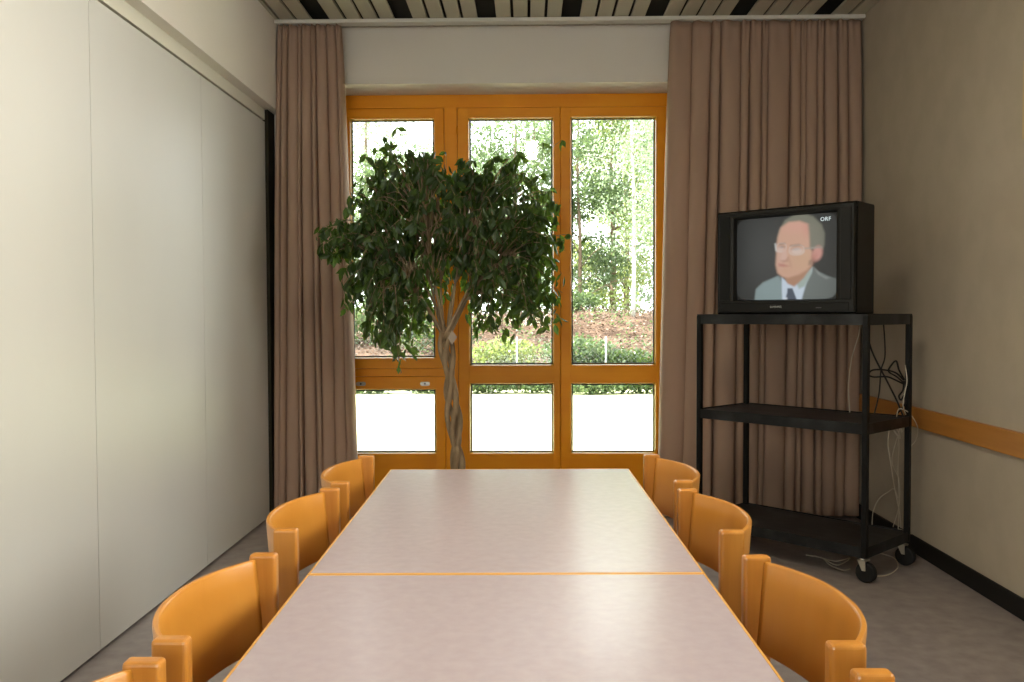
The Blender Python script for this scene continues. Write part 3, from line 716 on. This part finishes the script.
def leaf(bm, p, d, size, rnd):
    d = d.normalized(); s = d.cross(Vector((rnd.uniform(-1, 1), rnd.uniform(-1, 1), rnd.uniform(-.4, .4)))).normalized(); nn = s.cross(d)
    L_ = size; W_ = size * .24; c = p
    pts = [c, c + d*L_*.28 + s*W_*.85 + nn*.12*W_, c + d*L_*.55 + s*W_ + nn*.10*W_, c + d*L_*.80 + s*W_*.45, c + d*L_ - nn*.1*L_,
           c + d*L_*.80 - s*W_*.45, c + d*L_*.55 - s*W_ + nn*.10*W_, c + d*L_*.28 - s*W_*.85 + nn*.12*W_]
    m1 = c + d*L_*.28 - nn*.25*W_; m2 = c + d*L_*.55 - nn*.3*W_; m3 = c + d*L_*.8 - nn*.2*W_
    v = [bm.verts.new(q) for q in pts + [m1, m2, m3]]
    for f in ((0, 1, 8), (1, 2, 9, 8), (2, 3, 10, 9), (3, 4, 10), (4, 5, 10), (5, 6, 9, 10), (6, 7, 8, 9), (7, 0, 8)):
        bm.faces.new([v[k] for k in f])
# main limbs
limbs = []
for i in range(11):
    a = -1.25 + 2.5 * i / 10; yy = rnd.uniform(-.28, .28)
    tip = hub + Vector((math.sin(a) * .36, yy, .25 + .36 * math.cos(a) + rnd.uniform(-.05, .05)))
    mid = hub.lerp(tip, .5) + Vector((0, 0, .04)) + Vector((rnd.uniform(-.03, .03), rnd.uniform(-.03, .03), 0))
    st = hub + Vector((rnd.uniform(-.015, .015), rnd.uniform(-.015, .015), -.04))
    pts = spline([st, st.lerp(mid, .5) + Vector((rnd.uniform(-.012, .012), 0, .01)), mid, tip], 16)
    tube(br, pts, [.0105 - .007 * k / (len(pts) - 1) for k in range(len(pts))], 6); limbs.append(pts)
ntw = 0
while ntw < 600:
    x, y = rnd.uniform(316, 573), rnd.uniform(130, 370)
    if not inside(x, y): continue
    e = edge_d(x, y)
    if e < 9: 
        if rnd.random() < .35: continue
    # open middle below the hub of the limbs
    if abs(x - 447) < 26 and 272 < y and rnd.random() < .75: continue
    if math.sin(x*.071+2) * math.sin(y*.083+1.1) < -.5 and rnd.random() < .3: continue
    dep = .50 * math.sqrt(min(1, e / 70.0)) * rnd.uniform(-1, 1)
    tip = at(x, y, YT) + Vector((0, dep, 0))
    if (tip - hub).length > .95: pass
    lp = min(limbs, key=lambda P: (P[-1] - tip).length); k = rnd.randint(len(lp)//2, len(lp) - 1); st = lp[k]
    mid = st.lerp(tip, .6) + Vector((0, 0, .07 + .05 * rnd.random()))
    pts = spline([st, mid, tip], 10)
    tube(br, pts, [.0035 - .0025 * q / (len(pts) - 1) for q in range(len(pts))], 4, cap=False)
    nl = rnd.randint(6, 10)
    for q in range(nl):
        fr = .55 + .45 * q / (nl - 1); ii = min(int(fr * (len(pts) - 1)), len(pts) - 2); base = pts[ii].lerp(pts[ii+1], fr*(len(pts)-1) - ii)
        base = base + Vector((rnd.uniform(-.02, .02), rnd.uniform(-.02, .02), rnd.uniform(-.015, .015)))
        dr = Vector((rnd.uniform(-.8, .8), rnd.uniform(-.8, .8), rnd.uniform(-1.8, -.2)))
        endp = base + dr.normalized() * .05
        v = CM @ np.array(endp - Vector((0, 0, EYE))); ix, iy = 512 + F_PX*v[0]/v[2], 341 + F_PX*v[1]/v[2]
        if not inside(ix, iy) and rnd.random() < .6: continue
        leaf(lf, base, dr, rnd.uniform(.048, .080), rnd); nleaf += 1
    ntw += 1
# a few stray twigs reaching out of the crown
for (x, y, dx, dy) in ((383, 137, 5, 2), (397, 128, 3, 3), (446, 152, 2, 3), (543, 143, 8, 3), (562, 140, 3, 2), (556, 215, 3, 5), (571, 235, 8, 3), (586, 237, 4, 2), (399, 366, 3, 3), (395, 356, 4, 3), (463, 160, 3, 3), (540, 175, 4, 4), (560, 318, 3, 3)):
    base = at(x, y, YT); st = at(x + (447 - x) * .22, y + (230 - y) * .22 + 6, YT)
    tube(br, spline([st, st.lerp(base, .6) + Vector((0, 0, .012)), base], 8), .0013, 4, cap=False)
    for k in range(2): leaf(lf, base, Vector((rnd.uniform(-.7, .7), rnd.uniform(-.5, .2), rnd.uniform(-.9, -.1))), rnd.uniform(.045, .065), rnd)
obj('branches', br, M['bark'], fic)
fo = obj('foliage', lf, M['ficus_leaf'], fic, 'keep')
tp = at(452, 330, YT - .04)
b = B()
q = [at(452, 330, YT-.045), at(457, 337, YT-.05), at(452, 345, YT-.045), at(448, 338, YT-.04)]
v0 = [b.verts.new(p_) for p_ in q]; v1 = [b.verts.new(p_ + Vector((0, .0012, 0))) for p_ in q]
b.faces.new(v0); b.faces.new(v1[::-1])
for k in range(4): b.faces.new((v0[k], v0[(k+1) % 4], v1[(k+1) % 4], v1[k]))
obj('paper_tag', b, M['tag'], fic, label='pale brown diamond shaped paper tag')

# ------------------------------------------------------------------ outside
def grid_ground(name, x0, x1, nx, ys, zf, m):
    b = B(); G = [[b.verts.new((x0 + (x1-x0)*i/nx, y, zf(x0 + (x1-x0)*i/nx, y))) for i in range(nx+1)] for y in ys]
    for r0, r1 in zip(G, G[1:]):
        for i in range(nx):
            b.faces.new((r0[i], r0[i+1], r1[i+1], r1[i])).smooth = True
    o = obj(name, b, m, kind='keep'); o['kind'] = 'structure'; return o
def gz(x, y): return -.05 - .011 * (y - 6)
def bz(x, y):
    t = min(1, max(0, (y - 16.6) / 8.0)); s = t * t * (3 - 2*t)
    return gz(x, 16.6) + .02 + 1.42 * s + .05 * math.sin(x*1.7 + y) * min(1, t * 4) + .04 * math.sin(x*4.1 - y*2.3) * min(1, t * 4) * (1 - t)
grid_ground('lawn', -30, 30, 30, [6.3 + i * .7 for i in range(17)], gz, M['grass'])
grid_ground('hillside', -30, 30, 120, [16.6 + i * .35 for i in range(24)] + [25, 25.6], bz, M['bank'])
grid_ground('path', -35, 35, 20, [25.6, 28, 30, 45, 60], lambda x, y: bz(0, 25) + .0 * y - (.03), M['path'])
def leaves_blob(b, c, r, n, size, rnd, hang=.5, shell=.35):
    for _ in range(n):
        v = Vector((rnd.gauss(0, 1), rnd.gauss(0, 1), rnd.gauss(0, 1))).normalized() * (shell + (1 - shell) * rnd.random() ** .5)
        p_ = c + Vector((v.x * r[0], v.y * r[1], v.z * r[2]))
        a = Vector((rnd.uniform(-1, 1), rnd.uniform(-1, 1), rnd.uniform(-1, 1) - hang)).normalized(); s = a.cross(Vector((rnd.uniform(-1, 1), rnd.uniform(-1, 1), rnd.uniform(-1, 1)))).normalized()
        z = size * rnd.uniform(.6, 1.3); vv = [b.verts.new(q) for q in (p_, p_ + a*z*.5 + s*z*.33, p_ + a*z, p_ + a*z*.5 - s*z*.33)]
        b.faces.new(vv)
def tree(name, x, y, h, crown, n, size, lm, tm, label, seed, trunk_r=.12, cat='tree', lean=0, low=.3, clumps=26):
    rn = random.Random(seed); z0 = bz(x, y) - .1 if y < 25.6 else bz(0, 25) - .1
    t = thing(name, label, cat, (x, y, z0), 0, 'trees on top of the bank')
    b = B(); top = Vector((lean, 0, h * .92))
    tube(b, spline([(0, 0, 0), (lean*.3 + .03, 0, h*.3), (lean*.6 - .04, .05, h*.6), top], 14), [trunk_r * (1 - .75 * k / 12) for k in range(13)], 9)
    for k in range(9):
        zz = h * (low + .6 * k / 9); a = rn.uniform(0, 2*PI); l_ = crown * rn.uniform(.6, .95)
        s_ = Vector((lean * zz / h, 0, zz)); e_ = s_ + Vector((math.cos(a) * l_, math.sin(a) * l_, l_ * .45))
        tube(b, spline([s_, s_.lerp(e_, .5) + Vector((0, 0, .12)), e_], 6), [trunk_r*.34, trunk_r*.28, trunk_r*.22, trunk_r*.18, trunk_r*.13, trunk_r*.1, trunk_r*.05][:7], 5)
    obj('trunk', b, tm, t)
    b = B()
    for k in range(clumps):
        zz = h * (low + (1.02 - low) * rn.random()); rr = crown * math.sqrt(max(.06, 1 - ((zz / h - (low + 1) / 2) / ((1.1 - low) / 2)) ** 2)) * math.sqrt(rn.random())
        a = rn.uniform(0, 2*PI); c = Vector((lean * zz / h + math.cos(a) * rr, math.sin(a) * rr, zz))
        q = crown * rn.uniform(.22, .42); leaves_blob(b, c, (q*1.25, q*1.25, q * rn.uniform(.9, 1.5)), n // clumps, size, rn)
    obj('foliage', b, lm, t, 'keep')
    return t
LP, LM_, LY, LD = M['leaf_pale'], M['leaf_mid'], M['leaf_yellow'], M['leaf_dark']
tree('birch_tree', 2.72, 23.0, 8.5, 1.7, 9360, 0.086, LP, M['birch'], 'slender white trunked birch with pale leaves in the right window pane', 1, .06, low=.30)
tree('broadleaf_tree', 1.55, 26.8, 7.2, 1.75, 13500, 0.108, LM_, M['trunk'], 'bushy mid green tree left of the birch behind the bank', 2, .07, low=.06)
tree('broadleaf_tree', 2.9, 30.5, 7.5, 1.7, 9900, 0.122, LY, M['trunk'], 'yellow green tree standing behind the birch', 3, .12, low=.05)
tree('broadleaf_tree', 5.4, 28.0, 8.5, 2.1, 14400, 0.115, LP, M['trunk'], 'pale green tree at the right edge of the right window pane', 4, .13, low=.05)
tree('broadleaf_tree', -.35, 27.5, 6.2, 1.7, 10800, 0.108, LM_, M['trunk'], 'mid green tree behind the ficus in the middle pane', 5, .12, low=.05)
tree('broadleaf_tree', -2.6, 29.0, 5.6, 1.8, 9360, 0.115, LP, M['trunk'], 'low pale tree seen between the ficus leaves', 6, .12, low=.05)
tree('broadleaf_tree', -5.4, 30.0, 7.6, 2.2, 5200, 0.122, LP, M['trunk'], 'pale tree at the upper left of the left window pane', 8, .13, low=.08)
tree('broadleaf_tree', -4.1, 26.5, 4.4, 1.6, 10800, 0.101, LM_, M['trunk'], 'low green tree in the lower part of the left window pane', 9, .11, low=.04)
tree('broadleaf_tree', .3, 36.0, 8.5, 2.4, 11700, 0.130, LP, M['trunk'], 'distant pale tree rising behind the middle pane tree', 10, .14, low=.05)
tree('broadleaf_tree', 4.2, 38.0, 9.5, 2.8, 11700, 0.144, LP, M['trunk'], 'distant tall pale tree furthest back in the right window pane', 12, .14, low=.05)
# shrubs along the foot of the bank
def shrub(x, y, r, h, n, size, lm, label, seed):
    rn = random.Random(seed); b = B(); z0 = max(bz(x, y), gz(x, y)) if y > 16.6 else gz(x, y)
    leaves_blob(b, Vector((0, 0, h * .5)), (r, r * .5, h * .55), n, size, rn, -.6, .1)
    for k in range(5):
        a = rn.uniform(0, 6.28); tube(b, [(0, 0, 0), (math.cos(a)*r*.4, math.sin(a)*r*.2, h*.7)], .008, 4)
    o = obj('shrub', b, lm, kind='keep'); o.location = (x, y, z0)
    tag(o, label, 'shrub', 'low shrubs at the foot of the bank')
names = ['first', 'second', 'third']
rn = random.Random(5)
shr = [(-5.0, 'low shrub at the bank foot below the left window pane'), (-3.9, 'low shrub at the bank foot behind the ficus crown'), (-2.8, 'low shrub at the bank foot left of the braided trunk'), (-1.7, 'low shrub at the bank foot just behind the braided trunk'), (-.8, 'low shrub at the bank foot at the left of the middle pane'),
       (.15, 'low shrub at the bank foot at the right of the middle pane'), (1.1, 'low shrub at the bank foot behind the mullion beside the right pane'), (1.9, 'taller ragged shrub at the bank foot in the left of the right pane'), (2.7, 'ragged shrub at the bank foot in the right of the right pane'), (3.5, 'low shrub at the bank foot behind the right curtain edge')]
for i, (x, lb) in enumerate(shr):
    shrub(x, 15.6 + rn.uniform(-.1, .2), .66, .34 + (.1 if i in (7, 8) else 0), 1500, .07, [LM_, LD, LM_][i % 3], lb, 40 + i)
for i, (x, y, r, h, lb) in enumerate(((-4.2, 20.5, 1.1, 1.0, 'wide bush halfway up the bank in the left pane'), (-2.0, 20, 1.0, .9, 'wide bush halfway up the bank behind the trunk'), (-.5, 18.6, .8, .7, 'bush on the bank in the left of the middle pane'), (1.05, 18.4, .8, .7, 'bush on the bank between middle and right panes'), (2.0, 18.2, .7, .5, 'bush low on the bank in the left of the right pane'), (3.1, 18.0, .6, .4, 'bush low on the bank in the right of the right pane'), (1.2, 24.4, .8, .5, 'bush along the top of the bank below the mid green tree'))):
    shrub(x, y, r, h, 1500, .09, [LM_, LD, LY][i % 3], lb, 70 + i)
# dry leaves and sprouting greens on the bank: nobody could count them
for nm, lm, n, lb, cat in (('fallen_leaves', M['litter'], 9000, 'dry brown leaves strewn over the bank', 'leaves'), ('undergrowth', LM_, 9000, 'green undergrowth sprouting on the bank', 'undergrowth')):
    b = B(); rn = random.Random(n)
    for _ in range(n):
        x = rn.uniform(-6.5, 5.5); y = 16.7 + 8.6 * rn.random() ** (1.0 if nm == 'fallen_leaves' else 1.7)
        if nm == 'undergrowth' and math.sin(x * 2.1 + y * 1.3) + math.sin(x * .9 - y * 2.2) < -.2: continue
        p_ = Vector((x, y, bz(x, y) + rn.uniform(.01, .10 if nm == 'fallen_leaves' else .25)))
        a = Vector((rn.uniform(-1, 1), rn.uniform(-1, 1), rn.uniform(-.2, .7))).normalized(); s = a.cross(Vector((rn.uniform(-1, 1), rn.uniform(-1, 1), 1))).normalized(); z = rn.uniform(.05, .11)
        b.faces.new([b.verts.new(q) for q in (p_, p_ + a*z*.5 + s*z*.35, p_ + a*z, p_ + a*z*.5 - s*z*.35)])
    tag(obj(nm, b, lm, kind='keep'), lb, cat, None, 'stuff')
# wire fence along the lawn edge
fe = thing('wire_fence', 'grey wire mesh fence with thin posts at the far edge of the lawn', 'fence', (0, 0, 0))
FY = 16.0
for x in (-4.85, -3.15, -1.45, at(517, 360, FY).x, at(606, 360, FY).x, 3.2):
    b = B(); tube(b, [(x, FY, gz(x, FY)), (x, FY, gz(x, FY) + 1.0)], .017, 8); obj('fence_post', b, M['wire'], fe)
b = B(); x0, x1, zl, zh = -4.85, 3.2, gz(0, FY) + .04, gz(0, FY) + .96; st = .10
def strip(p0, p1, w_=.0009):
    d = Vector((p1[0]-p0[0], 0, p1[1]-p0[1])).normalized(); s = Vector((-d.z, 0, d.x)) * w_
    a, c = Vector((p0[0], FY, p0[1])), Vector((p1[0], FY, p1[1]))
    vs_ = [b.verts.new(q) for q in (a - s, c - s, c + s, a + s, a + Vector((0, .004, 0)), c + Vector((0, .004, 0)))]
    b.faces.new(vs_[:4]); b.faces.new((vs_[0], vs_[1], vs_[5], vs_[4])); b.faces.new((vs_[3], vs_[2], vs_[5], vs_[4]))
hh = zh - zl; x = x0
while x < x1 - hh: strip((x, zl), (x + hh, zh)); strip((x + hh, zl), (x, zh)); x += st
for z in (zl, zh): strip((x0, z), (x1, z), .0012)
obj('wire_mesh', b, M['wire'], fe)
